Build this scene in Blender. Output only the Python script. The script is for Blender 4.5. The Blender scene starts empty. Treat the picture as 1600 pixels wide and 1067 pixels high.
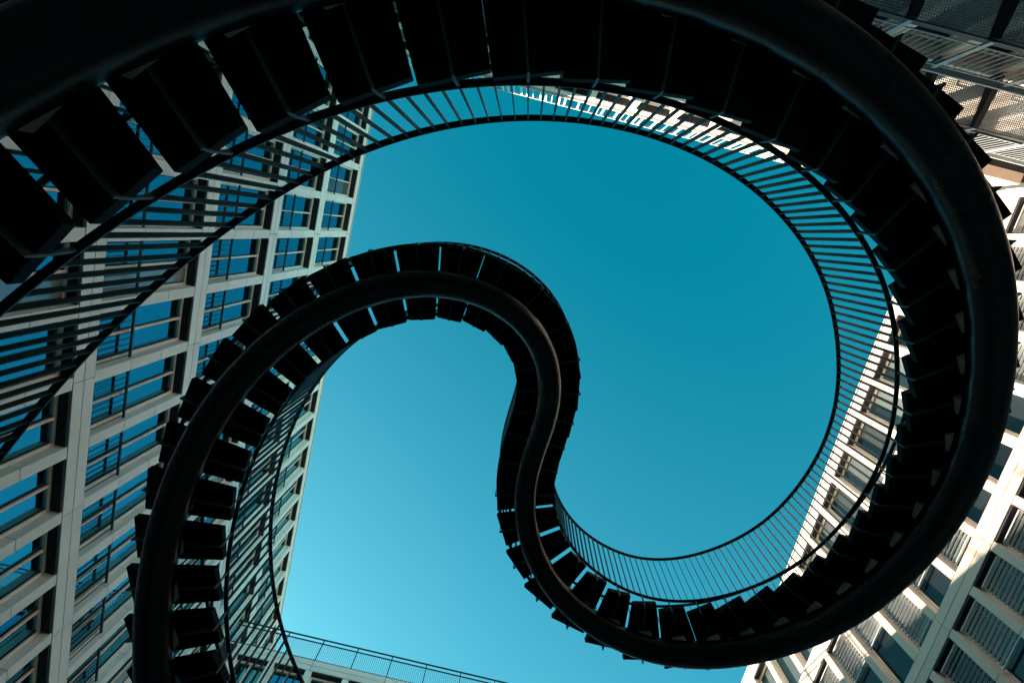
import bpy, math, random
from mathutils import Vector, Matrix

random.seed(7)
scene = bpy.context.scene
COL = scene.collection
R = math.radians

# ------------------------------------------------------------------ camera
# world: X to the right of the picture, Y towards its lower edge, Z up; camera 1.6 m above the court
cam_data = bpy.data.cameras.new("camera")
cam = bpy.data.objects.new("camera", cam_data)
COL.objects.link(cam)
cam_data.sensor_width = 36.0
cam_data.lens = 18.867
cam_data.clip_start = 0.05
cam_data.clip_end = 6000.0
right = Vector((0.97033, -0.24004, 0.02911))
down = Vector((0.24099, 0.95028, -0.19722))
fwd = Vector((0.01968, 0.19838, 0.97993))
M = Matrix((right, -down, -fwd)).transposed().to_4x4()
M.translation = Vector((0.0, 0.0, 1.6))
cam.matrix_world = M
scene.camera = cam

# ------------------------------------------------------------------ light
SUN_FROM = Vector((-1.0, 1.7, 0.655)).normalized()      # towards the sun
world = bpy.data.worlds.new("World")
scene.world = world
world.use_nodes = True
wn = world.node_tree.nodes
wl = world.node_tree.links
wn.clear()
w_out = wn.new("ShaderNodeOutputWorld")
w_bg = wn.new("ShaderNodeBackground")
w_sky = wn.new("ShaderNodeTexSky")
w_sky.sky_type = 'NISHITA'
w_sky.sun_disc = False
w_sky.sun_elevation = math.asin(SUN_FROM.z)
w_sky.sun_rotation = math.atan2(SUN_FROM.x, SUN_FROM.y)
w_sky.air_density = 1.0
w_sky.dust_density = 0.6
w_sky.ozone_density = 1.0
# the whole sky leans to teal, as the photograph's does: red falls off faster than green and blue
w_sep = wn.new("ShaderNodeSeparateColor")
w_com = wn.new("ShaderNodeCombineColor")
wl.new(w_sky.outputs[0], w_sep.inputs[0])
for ch, (mul, add) in enumerate(((0.442, -0.235), (1.0, 0.0), (0.87, 0.0))):
    ma = wn.new("ShaderNodeMath"); ma.operation = 'MULTIPLY_ADD'
    ma.inputs[1].default_value = mul
    ma.inputs[2].default_value = add
    mx = wn.new("ShaderNodeMath"); mx.operation = 'MAXIMUM'
    mx.inputs[1].default_value = 0.004
    wl.new(w_sep.outputs[ch], ma.inputs[0])
    wl.new(ma.outputs[0], mx.inputs[0])
    wl.new(mx.outputs[0], w_com.inputs[ch])
wl.new(w_com.outputs[0], w_bg.inputs[0])
w_bg.inputs[1].default_value = 0.051
wl.new(w_bg.outputs[0], w_out.inputs[0])

sun_data = bpy.data.lights.new("sun", 'SUN')
sun_data.energy = 5.0
sun_data.angle = R(0.5)
sun_data.color = (1.0, 0.85, 0.68)
sun = bpy.data.objects.new("sun", sun_data)
COL.objects.link(sun)
sun.rotation_euler = (-SUN_FROM).to_track_quat('-Z', 'Y').to_euler()
sun.location = (-30, 60, 60)

vs = scene.view_settings
vs.view_transform = 'Standard'
vs.look = 'None'
vs.exposure = 2.46
vs.gamma = 1.0
vs.use_curve_mapping = False

# ------------------------------------------------------------------ materials
def principled(name, col, rough=0.6, metal=0.0, spec=0.5, var=0.0, noise=0.0, nscale=3.0, bump=0.0, bscale=60.0,
               stretch=None):
    m = bpy.data.materials.new(name)
    m.use_nodes = True
    n = m.node_tree.nodes
    l = m.node_tree.links
    b = n["Principled BSDF"]
    b.inputs["Roughness"].default_value = rough
    b.inputs["Metallic"].default_value = metal
    b.inputs["Specular IOR Level"].default_value = spec
    b.inputs["Base Color"].default_value = (*col, 1)
    if var or noise:
        tc = n.new("ShaderNodeTexCoord")
        oi = n.new("ShaderNodeObjectInfo")
        nz = n.new("ShaderNodeTexNoise")
        nz.inputs["Scale"].default_value = nscale
        nz.inputs["Detail"].default_value = 7.0
        nz.inputs["Roughness"].default_value = 0.62
        if stretch:
            mp = n.new("ShaderNodeMapping")
            mp.inputs["Scale"].default_value = stretch
            ge = n.new("ShaderNodeNewGeometry")
            l.new(ge.outputs["Position"], mp.inputs[0])
            l.new(mp.outputs[0], nz.inputs["Vector"])
        else:
            ge = n.new("ShaderNodeNewGeometry")
            l.new(ge.outputs["Position"], nz.inputs["Vector"])
        m1 = n.new("ShaderNodeMath"); m1.operation = 'MULTIPLY_ADD'
        l.new(oi.outputs["Random"], m1.inputs[0]); m1.inputs[1].default_value = 2 * var; m1.inputs[2].default_value = 1 - var
        m2 = n.new("ShaderNodeMath"); m2.operation = 'MULTIPLY_ADD'
        l.new(nz.outputs["Fac"], m2.inputs[0]); m2.inputs[1].default_value = 2 * noise; m2.inputs[2].default_value = 1 - noise
        m3 = n.new("ShaderNodeMath"); m3.operation = 'MULTIPLY'
        l.new(m1.outputs[0], m3.inputs[0]); l.new(m2.outputs[0], m3.inputs[1])
        hs = n.new("ShaderNodeHueSaturation")
        hs.inputs["Color"].default_value = (*col, 1)
        l.new(m3.outputs[0], hs.inputs["Value"])
        l.new(hs.outputs[0], b.inputs["Base Color"])
        if bump:
            bt = n.new("ShaderNodeTexNoise")
            bt.inputs["Scale"].default_value = bscale
            bt.inputs["Detail"].default_value = 5.0
            l.new(ge.outputs["Position"], bt.inputs["Vector"])
            bp = n.new("ShaderNodeBump")
            bp.inputs["Strength"].default_value = bump
            bp.inputs["Distance"].default_value = 0.01
            l.new(bt.outputs["Fac"], bp.inputs["Height"])
            l.new(bp.outputs[0], b.inputs["Normal"])
            mr = n.new("ShaderNodeMath"); mr.operation = 'MULTIPLY_ADD'
            l.new(nz.outputs["Fac"], mr.inputs[0]); mr.inputs[1].default_value = 0.06; mr.inputs[2].default_value = rough - 0.03
            l.new(mr.outputs[0], b.inputs["Roughness"])
    return m


def coated_glass(name, tint, inner, refl, graz=0.45):
    """solar-control glazing: partly a mirror, the rest the dark room behind it"""
    m = bpy.data.materials.new(name)
    m.use_nodes = True
    n = m.node_tree.nodes
    l = m.node_tree.links
    n.clear()
    out = n.new("ShaderNodeOutputMaterial")
    mix = n.new("ShaderNodeMixShader")
    gl = n.new("ShaderNodeBsdfGlossy")
    gl.inputs["Color"].default_value = (*tint, 1)
    gl.inputs["Roughness"].default_value = 0.015
    df = n.new("ShaderNodeBsdfDiffuse")
    oi = n.new("ShaderNodeObjectInfo")
    rp = n.new("ShaderNodeValToRGB")
    rp.color_ramp.elements[0].color = (*[c * 0.3 for c in inner], 1)
    rp.color_ramp.elements[1].color = (*inner, 1)
    l.new(oi.outputs["Random"], rp.inputs[0])
    l.new(rp.outputs[0], df.inputs["Color"])
    fr = n.new("ShaderNodeLayerWeight")
    fr.inputs[0].default_value = 0.35
    ma = n.new("ShaderNodeMath"); ma.operation = 'MULTIPLY_ADD'
    l.new(fr.outputs["Fresnel"], ma.inputs[0]); ma.inputs[1].default_value = graz; ma.inputs[2].default_value = refl
    ge = n.new("ShaderNodeNewGeometry")
    nz = n.new("ShaderNodeTexNoise"); nz.inputs["Scale"].default_value = 1.3
    l.new(ge.outputs["Position"], nz.inputs["Vector"])
    bp = n.new("ShaderNodeBump"); bp.inputs["Strength"].default_value = 0.05; bp.inputs["Distance"].default_value = 0.02
    l.new(nz.outputs["Fac"], bp.inputs["Height"])
    l.new(bp.outputs[0], gl.inputs["Normal"])
    l.new(ma.outputs[0], mix.inputs[0])
    l.new(df.outputs[0], mix.inputs[1])
    l.new(gl.outputs[0], mix.inputs[2])
    l.new(mix.outputs[0], out.inputs[0])
    return m


MAT = {
    'tube': principled('painted_steel', (0.006, 0.007, 0.0085), 0.27, 0.0, 0.32, noise=0.25, nscale=1.6, bump=0.012, bscale=20),
    'tread': principled('tread_steel', (0.005, 0.0055, 0.007), 0.7, 0.0, 0.12, var=0.25, noise=0.3, nscale=5, bump=0.15),
    'bracket': principled('bracket_steel', (0.10, 0.102, 0.11), 0.5, 0.0, 0.5),
    'rail': principled('rail_steel', (0.011, 0.013, 0.017), 0.45, 0.0, 0.5, noise=0.2, nscale=6),
    'pad': principled('galvanised_pad', (0.46, 0.46, 0.45), 0.5, 0.0, 0.3, var=0.12, noise=0.15, nscale=9),
    'stone_l': principled('grey_stone', (0.88, 0.84, 0.78), 0.75, 0, 0.25, var=0.05, noise=0.12, nscale=1.1, stretch=(1, 1, 0.35)),
    'stone_r': principled('cream_stone', (0.68, 0.56, 0.475), 0.75, 0, 0.25, var=0.05, noise=0.10, nscale=1.3, stretch=(1, 1, 0.35)),
    'core': principled('dark_core', (0.04, 0.04, 0.04), 0.9, 0, 0.1),  # dark wall core that shows in the open joints between panels
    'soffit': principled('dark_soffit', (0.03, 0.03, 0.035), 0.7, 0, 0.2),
    'frame': principled('window_frame', (0.86, 0.80, 0.72), 0.5, 0, 0.4, var=0.06),
    'mullion': principled('rose_mullion', (0.95, 0.68, 0.55), 0.45, 0, 0.4, var=0.05),
    'gasket': principled('gasket', (0.012, 0.012, 0.014), 0.6, 0, 0.3),
    'guard': principled('guard_rail', (0.02, 0.022, 0.028), 0.5, 0, 0.4),
    'glass_l': coated_glass('blue_glass', (0.16, 0.72, 0.95), (0.012, 0.018, 0.022), 0.50),
    'glass_r': coated_glass('teal_glass', (0.60, 0.80, 0.82), (0.018, 0.024, 0.027), 0.04, 0.13),
    'glass_p': coated_glass('blind_behind_glass', (0.30, 0.72, 0.88), (0.36, 0.40, 0.39), 0.22, 0.35),
    'glass_d': coated_glass('grey_glass', (0.60, 0.74, 0.74), (0.11, 0.125, 0.12), 0.10, 0.2),
    'blind': principled('blind_slat', (0.60, 0.63, 0.64), 0.4, 0.0, 0.5, var=0.2),
    'white': principled('white_steel', (0.68, 0.66, 0.62), 0.5, 0, 0.4, var=0.04),
    'galv': principled('galvanised_steel', (0.34, 0.37, 0.39), 0.45, 0.4, 0.5, noise=0.2, nscale=5),
    'beam': principled('dark_beam', (0.02, 0.024, 0.03), 0.5, 0, 0.4, noise=0.2),
    'roof': principled('roof_felt', (0.14, 0.14, 0.14), 0.9),
    'paving': principled('court_paving', (0.36, 0.35, 0.33), 0.8, 0, 0.2, noise=0.35, nscale=0.9, bump=0.2, bscale=14),
}

# ------------------------------------------------------------------ mesh helpers
class MB:
    def __init__(self):
        self.v = []
        self.f = []
    def box(self, x0, x1, y0, y1, z0, z1):
        b = len(self.v)
        self.v += [(x0, y0, z0), (x1, y0, z0), (x1, y1, z0), (x0, y1, z0), (x0, y0, z1), (x1, y0, z1), (x1, y1, z1), (x0, y1, z1)]
        self.f += [(b, b + 3, b + 2, b + 1), (b + 4, b + 5, b + 6, b + 7), (b, b + 1, b + 5, b + 4), (b + 1, b + 2, b + 6, b + 5),
                   (b + 2, b + 3, b + 7, b + 6), (b + 3, b, b + 4, b + 7)]
        return self
    def hexa(self, pts):
        """8 points: lower ring of four, upper ring of four"""
        b = len(self.v)
        self.v += [tuple(p) for p in pts]
        self.f += [(b, b + 3, b + 2, b + 1), (b + 4, b + 5, b + 6, b + 7), (b, b + 1, b + 5, b + 4), (b + 1, b + 2, b + 6, b + 5),
                   (b + 2, b + 3, b + 7, b + 6), (b + 3, b, b + 4, b + 7)]
        return self
    def sweep(self, rings):
        n = len(rings[0])
        b = len(self.v)
        for r in rings:
            self.v += [tuple(p) for p in r]
        for i in range(len(rings) - 1):
            for k in range(n):
                a = b + i * n + k
                c = b + i * n + (k + 1) % n
                self.f.append((a, c, c + n, a + n))
        self.f.append(tuple(b + k for k in range(n))[::-1])
        self.f.append(tuple(b + (len(rings) - 1) * n + k for k in range(n)))
        return self
    def mesh(self, name, mat, smooth=False, bevel=0.0):
        me = bpy.data.meshes.new(name)
        me.from_pydata(self.v, [], self.f)
        me.materials.append(mat)
        if bevel:
            import bmesh
            bm = bmesh.new(); bm.from_mesh(me)
            bmesh.ops.bevel(bm, geom=bm.edges[:], offset=bevel, segments=1, affect='EDGES', profile=0.5)
            bm.to_mesh(me); bm.free()
        if smooth:
            me.polygons.foreach_set("use_smooth", [True] * len(me.polygons))
        me.update()
        return me


def put(name, me, parent=None, loc=(0, 0, 0), rotz=0.0):
    o = bpy.data.objects.new(name, me)
    COL.objects.link(o)
    o.parent = parent
    o.location = loc
    o.rotation_euler = (0, 0, rotz)
    return o


def empty(name, loc, rotz, label, cat, group=None):
    o = bpy.data.objects.new(name, None)
    COL.objects.link(o)
    o.empty_display_size = 0.5
    o.location = loc
    o.rotation_euler = (0, 0, rotz)
    o["label"] = label
    o["category"] = cat
    if group:
        o["group"] = group
    return o

# ------------------------------------------------------------------ ground
g = MB().box(-900, 900, -900, 900, -0.4, 0.0)
ground = put("courtyard_ground", g.mesh("courtyard_ground", MAT['paving']))
ground["kind"] = "structure"

# ------------------------------------------------------------------ facades
DEPTH = 0.28        # window reveal
PIER = 0.24


PALE = random.Random(31)


class Facade:
    """pale panel grid: piers at x = k*P, bands given as (bottom, top); local y = outward, x along the wall"""
    def __init__(self, root, P, stone, glass, yo=0.0):
        self.root, self.P, self.stone, self.glass, self.yo = root, P, stone, glass, yo
        self.cache = {}
        self.core = MB()
        self.rest = MB()
        self.n_pier = 0

    def shared(self, key, fn):
        if key not in self.cache:
            self.cache[key] = fn()
        return self.cache[key]

    def bands(self, k0, k1, bands, rows=2, span=2):
        P, yo = self.P, self.yo
        for (z0, z1) in bands:
            xa, xb = k0 * P - PIER / 2, k1 * P + PIER / 2
            self.core.box(xa + .01, xb - .01, yo - DEPTH - .03, yo - .025, z0 + .01, z1 - .01)
            h = (z1 - z0) / rows
            k = k0
            while k < k1:
                kk = min(k + span, k1)
                a = k * P - (PIER / 2 if k == k0 else 0)
                b = kk * P + (PIER / 2 if kk == k1 else 0)
                for r in range(rows):
                    L = b - a - .018
                    hh = h - .018
                    me = self.shared(('b', round(L, 3), round(hh, 3)),
                                     lambda: MB().box(-L / 2, L / 2, -DEPTH, 0, -hh / 2, hh / 2).mesh("band_panel", self.stone))
                    put("band_panel", me, self.root, ((a + b) / 2, yo, z0 + (r + .5) * h))
                k = kk

    def piers(self, k0, k1, za, zb, pieces=3, single=True):
        P, yo = self.P, self.yo
        h = (zb - za) / pieces
        for k in range(k0, k1 + 1):
            self.core.box(k * P - PIER / 2 + .02, k * P + PIER / 2 - .02, yo - DEPTH - .03, yo - .02, za - .02, zb + .02)
            for r in range(pieces):
                hh = h - .018
                z = za + (r + .5) * h
                if single and self.n_pier < 290:
                    me = self.shared(('p', round(hh, 3)),
                                     lambda: MB().box(-PIER / 2, PIER / 2, -DEPTH + .002, -.003, -hh / 2, hh / 2).mesh("pier_panel", self.stone))
                    put("pier_panel", me, self.root, (k * P, yo, z))
                    self.n_pier += 1
                else:
                    self.rest.box(k * P - PIER / 2, k * P + PIER / 2, yo - DEPTH + .002, yo - .003, z - hh / 2, z + hh / 2)

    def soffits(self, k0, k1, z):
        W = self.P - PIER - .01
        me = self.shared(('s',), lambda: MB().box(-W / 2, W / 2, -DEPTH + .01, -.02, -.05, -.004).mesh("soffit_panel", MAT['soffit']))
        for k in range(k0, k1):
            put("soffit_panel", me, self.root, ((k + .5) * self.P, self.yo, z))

    def windows(self, k0, k1, za, zb, style):
        W = self.P - PIER - .004
        H = zb - za - .05
        fw = .065
        for k in range(k0, k1):
            def frame():
                m = MB()
                y0, y1 = -DEPTH - .02, -DEPTH + .07
                m.box(-W / 2, -W / 2 + fw, y0, y1, 0, H)
                m.box(W / 2 - fw, W / 2, y0, y1, 0, H)
                m.box(-W / 2 + fw, W / 2 - fw, y0, y1, 0, fw)
                m.box(-W / 2 + fw, W / 2 - fw, y0, y1, H - fw, H)
                return m.mesh("window", MAT['frame'])
            win = put("window", self.shared(('w', round(H, 3)), frame), self.root, ((k + .5) * self.P, self.yo, za))
            hw = W / 2 - fw
            def pane_me(w):
                m = MB()
                m.box(-w / 2, w / 2, -.012, .012, 0, H - 2 * fw - .006)
                return m.mesh("pane", self.glass)
            if style == 'pair':
                pw = hw - .045
                for s in (-1, 1):
                    pale = PALE.random() < .09
                    def make():
                        m_ = pane_me(pw)
                        if pale:
                            m_.materials[0] = MAT['glass_p']
                        return m_
                    me = self.shared(('g', pale, round(pw, 3), round(H, 3)), make)
                    put("pane", me, win, (s * (.025 + .014 + pw / 2), -DEPTH + .01, fw + .003))
                mu = self.shared(('m', round(H, 3)), lambda: MB().box(-.025, .025, -DEPTH - .01, -DEPTH + .085, fw + .002, H - fw - .002).mesh("mullion", MAT['mullion']))
                put("mullion", mu, win)
                def gask():
                    m = MB()
                    for s in (-1, 1):
                        m.box(s * .032 - .006, s * .032 + .006, -DEPTH - .005, -DEPTH + .045, fw + .002, H - fw - .002)
                    m.box(-hw + .001, -hw + .022, -DEPTH - .005, -DEPTH + .04, fw + .001, H - fw - .001)
                    m.box(hw - .022, hw - .001, -DEPTH - .005, -DEPTH + .04, fw + .001, H - fw - .001)
                    return m.mesh("gasket", MAT['gasket'])
                put("gasket", self.shared(('k', round(H, 3)), gask), win)
                def guard():
                    m = MB()
                    y = -DEPTH + .17
                    m.box(-W / 2 + .003, W / 2 - .003, y - .02, y + .02, 1.03, 1.075)
                    m.box(-W / 2 + .003, W / 2 - .003, y - .012, y + .012, .10, .125)
                    n = 9
                    for i in range(n):
                        x = -W / 2 + W * (i + .5) / n
                        m.box(x - .007, x + .007, y - .007, y + .007, .125, 1.03)
                    return m.mesh("guard_rail", MAT['guard'])
                put("guard_rail", self.shared(('r', round(H, 3)), guard), win)
            else:
                pw = 2 * hw - .006
                me = self.shared(('g1', round(pw, 3), round(H, 3)), lambda: pane_me(pw))
                put("pane", me, win, (0, -DEPTH + .01, fw + .003))
                if style == 'blind':
                    q = random.choice((.45, .7, .85, .97, .97, .97))
                    tilt = random.choice((0, 1, 1))
                    def blind():
                        m = MB()
                        n = int((H - .16) * q / .12)
                        y = -DEPTH + .13
                        for i in range(n):
                            z = H - .13 - i * .12
                            dz = .010 if tilt == 0 else .018
                            m.hexa([(-hw, y - .022, z - dz), (hw, y - .022, z - dz), (hw, y + .022, z + dz), (-hw, y + .022, z + dz),
                                    (-hw, y - .022, z - dz + .004), (hw, y - .022, z - dz + .004), (hw, y + .022, z + dz + .004), (-hw, y + .022, z + dz + .004)])
                        m.box(-hw, hw, y - .03, y + .03, H - .13 - n * .12, H - .105 - n * .12)
                        for x in (-hw * .6, hw * .6):
                            m.box(x - .004, x + .004, y - .045, y - .04, H - .13 - n * .12, H - .07)
                        m.box(-hw, hw, y - .045, y + .045, H - .10, H - .066)
                        return m.mesh("blind", MAT['blind'])
                    b = put("blind", self.shared(('v', q, tilt, round(H, 3)), blind), win)
                    b["kind"] = "stuff"

    def finish(self, backbox):
        c = self.core
        for b in backbox:
            c.box(*b)
        put("wall", c.mesh("wall", MAT['core']), self.root)
        if self.rest.v:
            o = put("pier_panel", self.rest.mesh("pier_panel_far", self.stone), self.root)
            o["kind"] = "stuff"


def storeys(fac, k0, k1, bands, style, pieces=3, first_single=0):
    fac.bands(k0, k1, bands)
    for i in range(len(bands) - 1, 0, -1):
        za, zb = bands[i - 1][1], bands[i][0]
        fac.piers(k0, k1, za, zb, pieces, single=(i > first_single))
        fac.windows(k0, k1, za, zb, style)
        fac.soffits(k0, k1, zb)

# ---- tall shaded block (picture left): plane X = -7.45, outward +X
XL = -7.45
Y_REF = 1.87 + 1.385 * 16
left = empty("office_building", (XL, Y_REF, 0), R(-90),
             "tall pale grey office block in shade with blue windows and guard rails", "building")
F = Facade(left, 1.385, MAT['stone_l'], MAT['glass_l'])
ctr = [0.94, 4.34, 7.74, 11.14, 14.54, 17.94, 21.34]
bl = [(c - .255, c + .255) for c in ctr] + [(24.62, 25.0)]
F.bands(0, 22, [bl[-1]], rows=1, span=2)
F.bands(0, 22, bl[:-1])
for i in range(len(bl) - 1, 0, -1):
    za, zb = bl[i - 1][1], bl[i][0]
    F.piers(0, 22, za, zb, 3, single=(i >= 4))
    F.windows(0, 22, za, zb, 'pair')
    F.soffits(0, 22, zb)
F.finish([(-.12, 22 * 1.385 + .12, -9.0, -DEPTH - .032, 0.0, 24.9)])
put("coping", MB().box(-.16, 22 * 1.385 + .16, -9.05, .035, 25.006, 25.05).mesh("coping", MAT['white']), left)

# ---- sunlit block (picture right): plane X = 13.2, outward -X
XR = 13.2
PR = 1.297
rightb = empty("office_building", (XR, 4.65 - 8 * PR, 0), R(90),
               "sunlit cream office block with slatted blinds in its deep windows", "building")
F = Facade(rightb, PR, MAT['stone_r'], MAT['glass_r'])
br = [(0.55, 1.1), (3.8, 4.35), (7.25, 7.8), (10.72, 11.27), (14.17, 14.72), (17.64, 18.24), (20.52, 21.01)]
F.bands(0, 18, br[-1:], rows=1)
F.bands(0, 18, br[:-1])
for i in range(len(br) - 1, 0, -1):
    za, zb = br[i - 1][1], br[i][0]
    F.piers(0, 18, za, zb, 2, single=(i >= 2))
    F.glass = MAT['glass_r'] if i < 6 else MAT['glass_d']
    F.cache = {k: v for k, v in F.cache.items() if k[0] != 'g1'}
    F.windows(0, 18, za, zb, 'blind' if i < 6 else 'plain')
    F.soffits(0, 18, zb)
F.finish([(-.12, 18 * PR + .12, -9.0, -DEPTH - .032, 0.0, 20.9)])
put("coping", MB().box(-.16, 18 * PR + .16, -9.05, .035, 21.016, 21.05).mesh("coping", MAT['white']), rightb)

# ---- lower block across the court (picture bottom): plane Y = 17.47, outward -Y
PB = 1.41
low = empty("office_building", (-4.0 + 12 * PB, 17.47, 0), R(180),
            "lower shaded office block with a metal railing along its flat roof", "building")
F = Facade(low, PB, MAT['stone_l'], MAT['glass_l'])
bb = [(0.9, 1.4), (4.9, 5.4), (8.3, 8.8), (11.7, 12.2), (15.1, 15.6), (18.62, 19.10)]
F.bands(0, 14, bb)
for i in range(len(bb) - 1, 0, -1):
    za, zb = bb[i - 1][1], bb[i][0]
    F.piers(0, 14, za, zb, 3, single=(i >= 2))
    F.windows(0, 14, za, zb, 'pair')
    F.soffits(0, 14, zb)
xe = 12.92 + 7.45
F.finish([(-.25, xe - .01, -9.0, -DEPTH - .032, 0.0, 19.0), (14 * PB + .125, xe - .01, -DEPTH - .03, -.05, 0.0, 19.05), (-.25, -.125, -DEPTH - .03, -.05, 0, 19.05)])
rm = MB()
rm.box(-.2, xe - .02, -.09, -.05, 20.19, 20.235)
rm.box(-.2, xe - .02, -.085, -.055, 19.99, 20.03)
rm.box(-.2, xe - .02, -.085, -.055, 19.16, 19.185)
rr = put("roof_railing", rm.mesh("roof_railing", MAT['rail']), low)
pm = MB().box(-.02, .02, -.095, -.045, 19.102, 20.19).mesh("post", MAT['rail'])
bm_ = MB()
for k in range(15):
    put("post", pm, rr, (k * PB, 0, 0))
    if k < 15:
        n = 18
        for i in range(1, n):
            x = k * PB + PB * i / n
            if x < xe - .05 and not (k == 14 and x > xe - .05):
                bm_.box(x - .006, x + .006, -.078, -.062, 19.185, 19.99)
o = put("baluster", bm_.mesh("baluster", MAT['rail']), rr)
o["kind"] = "stuff"

# ---- gallery block (picture top): plane Y = -4.5, outward +Y
PD = 1.3
XD = -6.9
gal = empty("office_building", (XD, -4.5, 0), 0.0,
            "sunlit pale block with open grating galleries and a white roof railing", "building")
F = Facade(gal, PD, MAT['stone_r'], MAT['glass_d'])
bd = [(0.6, 1.1), (3.6, 4.1), (7.0, 7.5), (10.4, 10.9), (13.8, 14.3), (17.2, 17.7), (19.62, 20.1)]
KG = 8
F.bands(0, KG, bd[:5])
F.bands(0, 15, bd[5:])
for i in range(len(bd) - 1, 0, -1):
    za, zb = bd[i - 1][1], bd[i][0]
    k1 = 15 if i == 6 else KG
    F.piers(0, k1, za, zb, 2, single=(i >= 2))
    F.windows(0, k1, za, zb, 'plain')
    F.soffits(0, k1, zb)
F.finish([(-.5, KG * PD - .125, -9.0, -DEPTH - .032, 0.0, 20.0), (KG * PD - .12, 15 * PD + .9, -9.0, -DEPTH - .033, 17.2, 20.0),
          (15 * PD + .121, 15 * PD + .55, -DEPTH - .03, -.05, 17.2, 20.05)])
F2 = Facade(gal, PD, MAT['stone_r'], MAT['glass_r'], yo=-1.0)
F2.bands(KG, 15, bd[:5])
for i in range(5, 0, -1):
    za, zb = bd[i - 1][1], bd[i][0]
    F2.piers(KG, 15, za, zb, 2)
    F2.windows(KG, 15, za, zb, 'plain')
F2.finish([(KG * PD - .124, 15 * PD + .9, -9.0, -1.0 - DEPTH - .032, 0.0, 17.19)])
# galleries
GX0, GX1 = KG * PD + .13, 15 * PD + .55
for zd in (7.3, 10.7, 14.1):
    m = MB()
    x = GX0
    while x < GX1:
        m.box(x, x + .012, -.96, .06, zd - .03, zd)
        x += .042
    y = -.95
    while y < .05:
        m.box(GX0, GX1, y, y + .010, zd - .026, zd - .004)
        y += .042
    d = put("gallery_deck", m.mesh("gallery_deck", MAT['galv']), gal)
    d["kind"] = "stuff"
    put("edge_beam", MB().box(GX0, GX1, .062, .078, zd - .09, zd + .03).mesh("edge_beam", MAT['beam']), gal)
    bme = MB().hexa([(-.06, -.96, -.30), (.06, -.96, -.30), (.06, .058, -.14), (-.06, .058, -.14),
                     (-.06, -.96, -.034), (.06, -.96, -.034), (.06, .058, -.034), (-.06, .058, -.034)]).mesh("gallery_beam", MAT['beam'])
    pme = MB().box(-.04, .04, .080, .10, -.1, 1.18).mesh("post", MAT['galv'])
    rme = MB()
    rme.box(.04, PD - .04, .085, .10, .10, .125)
    rme.box(.04, PD - .04, .085, .10, 1.02, 1.045)
    for i in range(1, 11):
        x = PD * i / 11
        rme.box(x - .006, x + .006, .087, .099, .125, 1.02)
    rme = rme.mesh("railing_panel", MAT['galv'])
    for k in range(KG, 16):
        put("gallery_beam", bme, gal, (k * PD + (.2 if k == KG else 0), 0, zd))
        rl = put("railing_post", pme, gal, (k * PD + (.2 if k == KG else 0), 0, zd))
        if k < 15:
            put("railing_panel", rme, gal, (k * PD + (.2 if k == KG else 0) * 0, 0, zd))
    put("handrail", MB().box(GX0, GX1, .05, .14, zd + 1.182, zd + 1.23).mesh("handrail", MAT['galv']), gal)
# roof railing of pale flat bars, in pairs
m = MB()
m.box(-.5, 15 * PD + .55, .0, .08, 20.106, 20.15)
m.box(-.5, 15 * PD + .55, .015, .065, 21.28, 21.33)
rr = put("roof_railing", m.mesh("roof_railing", MAT['white']), gal)
pm = MB().box(-.028, .028, .02, .06, 20.15, 21.28)
pm.box(.16, .216, .02, .06, 20.15, 21.28).box(.385, .405, .03, .05, 20.15, 21.28)
pm = pm.mesh("railing_bars", MAT['white'])
n = int((15 * PD + .9) / .65)
for i in range(n):
    put("railing_bars", pm, rr, (-.3 + i * .65, 0, 0))

# ------------------------------------------------------------------ the staircase
SPINE = [
    (-1.040, 6.182, 5.077), (-1.716, 5.729, 5.375), (-2.244, 5.128, 5.675), (-2.594, 4.410, 5.978), (-2.773, 3.631, 6.281),
    (-2.758, 2.839, 6.586), (-2.550, 2.096, 6.892), (-2.131, 1.470, 7.201), (-1.562, 1.005, 7.508), (-0.897, 0.766, 7.815),
    (-0.209, 0.815, 8.074), (0.379, 1.135, 8.332), (0.751, 1.679, 8.579), (0.894, 2.330, 8.812), (0.854, 3.007, 9.018),
    (0.853, 3.701, 9.018), (1.091, 4.328, 8.797), (1.567, 4.797, 8.515), (2.222, 5.034, 8.249), (2.939, 5.005, 7.968),
    (3.614, 4.673, 7.704), (4.166, 4.097, 7.437), (4.570, 3.377, 7.166), (4.740, 2.543, 6.896), (4.710, 1.674, 6.619),
    (4.456, 0.848, 6.334), (4.004, 0.102, 6.041), (3.429, -0.546, 5.740), (2.709, -1.030, 5.437), (1.893, -1.342, 5.131),
    (1.019, -1.456, 4.824), (0.132, -1.381, 4.518), (-0.720, -1.112, 4.212), (-1.488, -0.647, 3.907), (-2.118, 0.006, 3.602),
    (-2.623, 0.774, 3.298), (-3.004, 1.616, 2.993), (-3.257, 2.510, 2.688)
]
SPINE = [Vector(p) for p in SPINE]
AXIS = Vector((0.98, 3.0))


def helix_on(a, b):
    va = Vector((a.x, a.y)) - AXIS
    vb = Vector((b.x, b.y)) - AXIS
    da = math.atan2(va.y, va.x) - math.atan2(vb.y, vb.x)
    da = (da + math.pi) % (2 * math.pi) - math.pi
    an = math.atan2(va.y, va.x) + da
    r = va.length
    return Vector((AXIS.x + r * math.cos(an), AXIS.y + r * math.sin(an), 2 * a.z - b.z))


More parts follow.
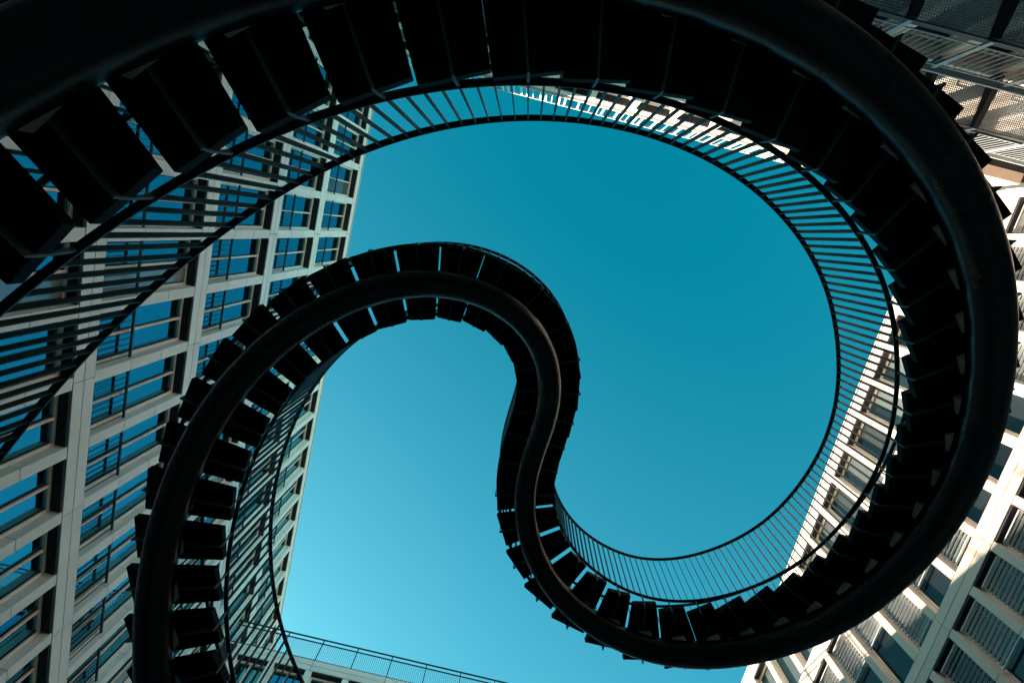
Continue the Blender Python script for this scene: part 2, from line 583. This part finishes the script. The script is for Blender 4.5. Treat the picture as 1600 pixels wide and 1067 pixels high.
pre = 0
while SPINE[0].z > 0.55:
    SPINE.insert(0, helix_on(SPINE[0], SPINE[1]))
    pre += 1
while SPINE[-1].z > 0.55:
    SPINE.append(helix_on(SPINE[-1], SPINE[-2]))
SUB = 12
PTS = []
for i in range(len(SPINE) - 3):
    a, b, c, d = SPINE[i:i + 4]
    for j in range(SUB):
        u = j / SUB
        PTS.append(((1 - u) ** 3 * a + (3 * u ** 3 - 6 * u * u + 4) * b + (-3 * u ** 3 + 3 * u * u + 3 * u + 1) * c + u ** 3 * d) / 6)
S = [0.0]
for i in range(1, len(PTS)):
    S.append(S[-1] + (PTS[i] - PTS[i - 1]).length)
S0 = S[pre * SUB]
S = [s - S0 for s in S]


def at(s):
    s = min(max(s, S[0]), S[-1] - 1e-4)
    lo, hi = 0, len(S) - 1
    while hi - lo > 1:
        mid = (lo + hi) // 2
        if S[mid] <= s:
            lo = mid
        else:
            hi = mid
    t = (s - S[lo]) / (S[hi] - S[lo])
    return PTS[lo].lerp(PTS[hi], t)


def frame_at(s):
    p = at(s)
    t = at(s + .06) - at(s - .06)
    t.z = 0
    t.normalize()
    return p, t, Vector((t.y, -t.x, 0))       # point, heading, left-hand normal of the picture path


KI = [0, 5, 10, 13, 16.5, 18.5, 20.5, 21, 24, 27, 29, 38.5, 41.5, 44.5, 46.5, 49.5, 53, 55, 57]
KS = [1.22, 3.41, 5.63, 6.99, 8.655, 9.57, 10.43, 10.68, 12.02, 13.42, 14.36, 18.77, 20.17, 21.59, 22.48, 23.97, 25.55, 26.455, 27.34]


def step_s(i):
    if i <= KI[0]:
        return KS[0] + (i - KI[0]) * 0.436
    if i >= KI[-1]:
        return KS[-1] + (i - KI[-1]) * 0.43
    for a in range(len(KI) - 1):
        if KI[a] <= i <= KI[a + 1]:
            return KS[a] + (i - KI[a]) / (KI[a + 1] - KI[a]) * (KS[a + 1] - KS[a])


i_lo = 0
while step_s(i_lo - 1) > S[0] + .3:
    i_lo -= 1
i_hi = 57
while step_s(i_hi + 1) < S[-1] - .3:
    i_hi += 1

stair = empty("spiral_staircase", (AXIS.x, AXIS.y, 0), 0.0,
              "black steel looping staircase carried on one curved tube in the court", "staircase")
OFF = Vector((AXIS.x, AXIS.y, 0))

TUBE_R = 0.162
rings = []
N = 28
for i in range(0, len(PTS), 1):
    a = PTS[max(i - 1, 0)]
    b = PTS[min(i + 1, len(PTS) - 1)]
    t = (b - a).normalized()
    sx = t.cross(Vector((0, 0, 1))).normalized()
    up = sx.cross(t)
    rings.append([PTS[i] - OFF + (sx * math.cos(2 * math.pi * k / N) + up * math.sin(2 * math.pi * k / N)) * TUBE_R for k in range(N)])
tube = put("spine_tube", MB().sweep(rings).mesh("spine_tube", MAT['tube'], smooth=True), stair)
# weld rings where lengths of the tube meet
for i in range(20, len(PTS) - 20, 58):
    p = PTS[i]
    t = (PTS[i + 1] - PTS[i - 1]).normalized()
    sx = t.cross(Vector((0, 0, 1))).normalized()
    up = sx.cross(t)
    rg = []
    for (dt, rad) in ((-.008, .1615), (-.003, .1645), (.003, .1645), (.008, .1615)):
        rg.append([p - OFF + t * dt + (sx * math.cos(2 * math.pi * k / N) + up * math.sin(2 * math.pi * k / N)) * rad for k in range(N)])
    put("weld_seam", MB().sweep(rg).mesh("weld_seam", MAT['tube'], smooth=True), tube)

HALF = 0.45
UND = 0.275          # underside of a tread above the tube axis
THK = 0.078
RW = 0.432           # railing line
RB, RT = 0.505, 1.48  # bottom and top rail above the tube axis
GAP = 0.002

for i in range(i_lo, i_hi):
    sa, sb = step_s(i) , step_s(i + 1)
    sm = (sa + sb) / 2
    pm_, tm, nm = frame_at(sm)
    z0 = pm_.z + UND
    pa, ta, na = frame_at(sa)
    pb, tb, nb_ = frame_at(sb)
    lo = []
    for (p, t, n, sg, w) in ((pa, ta, na, 1, HALF), (pb, tb, nb_, -1, HALF), (pb, tb, nb_, -1, -HALF), (pa, ta, na, 1, -HALF)):
        q = p + t * sg * GAP / 2 + n * w - OFF
        lo.append(Vector((q.x, q.y, z0)))
    hi = [v + Vector((0, 0, THK)) for v in lo]
    tr = put("tread", MB().hexa(lo + hi).mesh("tread", MAT['tread'], bevel=.004), stair)
    # cross bracket under the tread that carries the railing on both sides
    def prism(c0, c1, half_t, z_a, z_b):
        """upright plate from c0 to c1 (horizontal), half thickness half_t"""
        d = (c1 - c0).normalized()
        k = Vector((-d.y, d.x, 0)) * half_t
        pts = [c0 - k, c1 - k, c1 + k, c0 + k]
        return [Vector((v.x, v.y, z_a)) for v in pts] + [Vector((v.x, v.y, z_b)) for v in pts]
    c = pm_ - OFF
    br_ = MB()
    br_.hexa(prism(c - nm * (HALF + .011), c + nm * (HALF + .011), .007, z0 - .045, z0 - .001))
    for sg in (-1, 1):
        # upright hooking round the tread edge, then leaning in to the bottom rail
        ze, zr = z0 + THK * .6, pm_.z + RB - .007
        br_.hexa(prism(c + nm * sg * (HALF + .003), c + nm * sg * (HALF + .011), .009, z0 - .0005, ze))
        k = tm * .009
        q = [(HALF + .003, ze), (HALF + .011, ze), (RW + .012, zr), (RW - .012, zr)]
        lo_ = [c + nm * sg * q[0][0] - k, c + nm * sg * q[1][0] - k, c + nm * sg * q[1][0] + k, c + nm * sg * q[0][0] + k]
        hi_ = [c + nm * sg * q[3][0] - k, c + nm * sg * q[2][0] - k, c + nm * sg * q[2][0] + k, c + nm * sg * q[3][0] + k]
        br_.hexa([Vector((v.x, v.y, ze + .0005)) for v in lo_] + [Vector((v.x, v.y, zr)) for v in hi_])
    put("bracket", br_.mesh("bracket", MAT['bracket']), tr)
    pd = MB()
    k = tm * .085
    pts = [c - nm * .082 - k, c + nm * .082 - k, c + nm * .082 + k, c - nm * .082 + k]
    pd.hexa([Vector((v.x, v.y, pm_.z + .10)) for v in pts] + [Vector((v.x, v.y, z0 - .046)) for v in pts])
    put("saddle_block", pd.mesh("saddle_block", MAT['pad']), tr)

# rails
def rail(name, side, off, w, h):
    rings = []
    s = step_s(i_lo)
    e = step_s(i_hi)
    while s <= e:
        p, t, n = frame_at(s)
        c = p - OFF + n * side * RW + Vector((0, 0, off))
        rings.append([c + n * dx + Vector((0, 0, dz)) for dx, dz in ((-w, -h), (w, -h), (w, h), (-w, h))])
        s += .07
    return put(name, MB().sweep(rings).mesh(name, MAT['rail']), stair)


for side in (-1, 1):
    rail("bottom_rail", side, RB, .022, .006)
    rail("handrail", side, RT, .022, .007)

bal_me = MB().box(-.0042, .0042, -.016, .016, 0, RT - RB - .014).mesh("baluster", MAT['rail'])
far = MB()
n_ind = 0
for side in (1, -1):
    for i in range(i_lo, i_hi):
        for j in range(4):
            s = step_s(i + .5) + (step_s(i + 1.5) - step_s(i + .5)) * j / 4
            p, t, n = frame_at(s)
            c = p - OFF + n * side * RW + Vector((0, 0, RB + .0065))
            ang = math.atan2(t.y, t.x)
            own = (side == 1 and 17 <= i <= 56) or (side == -1 and -1 <= i <= 14) or (side == 1 and 9 <= i < 17)
            if own and n_ind < 298:
                put("baluster", bal_me, stair, c, ang)
                n_ind += 1
            else:
                a = t * .0042
                b = n * .016
                lo = [c - a - b, c + a - b, c + a + b, c - a + b]
                hi = [v + Vector((0, 0, RT - RB - .014)) for v in lo]
                far.hexa(lo + hi)
o = put("baluster", far.mesh("baluster_far", MAT['rail']), stair)
o["kind"] = "stuff"
# feet on the paving
for p in (PTS[0], PTS[-1]):
    put("base_plate", MB().box(p.x - OFF.x - .3, p.x - OFF.x + .3, p.y - OFF.y - .3, p.y - OFF.y + .3, 0.001, .03).mesh("base_plate", MAT['rail'], bevel=.004), stair)
    put("foot_column", MB().sweep([[Vector((p.x - OFF.x + .14 * math.cos(k * math.pi / 8), p.y - OFF.y + .14 * math.sin(k * math.pi / 8), z)) for k in range(16)]
                                   for z in (.031, p.z)]).mesh("foot_column", MAT['tube'], smooth=True), stair)
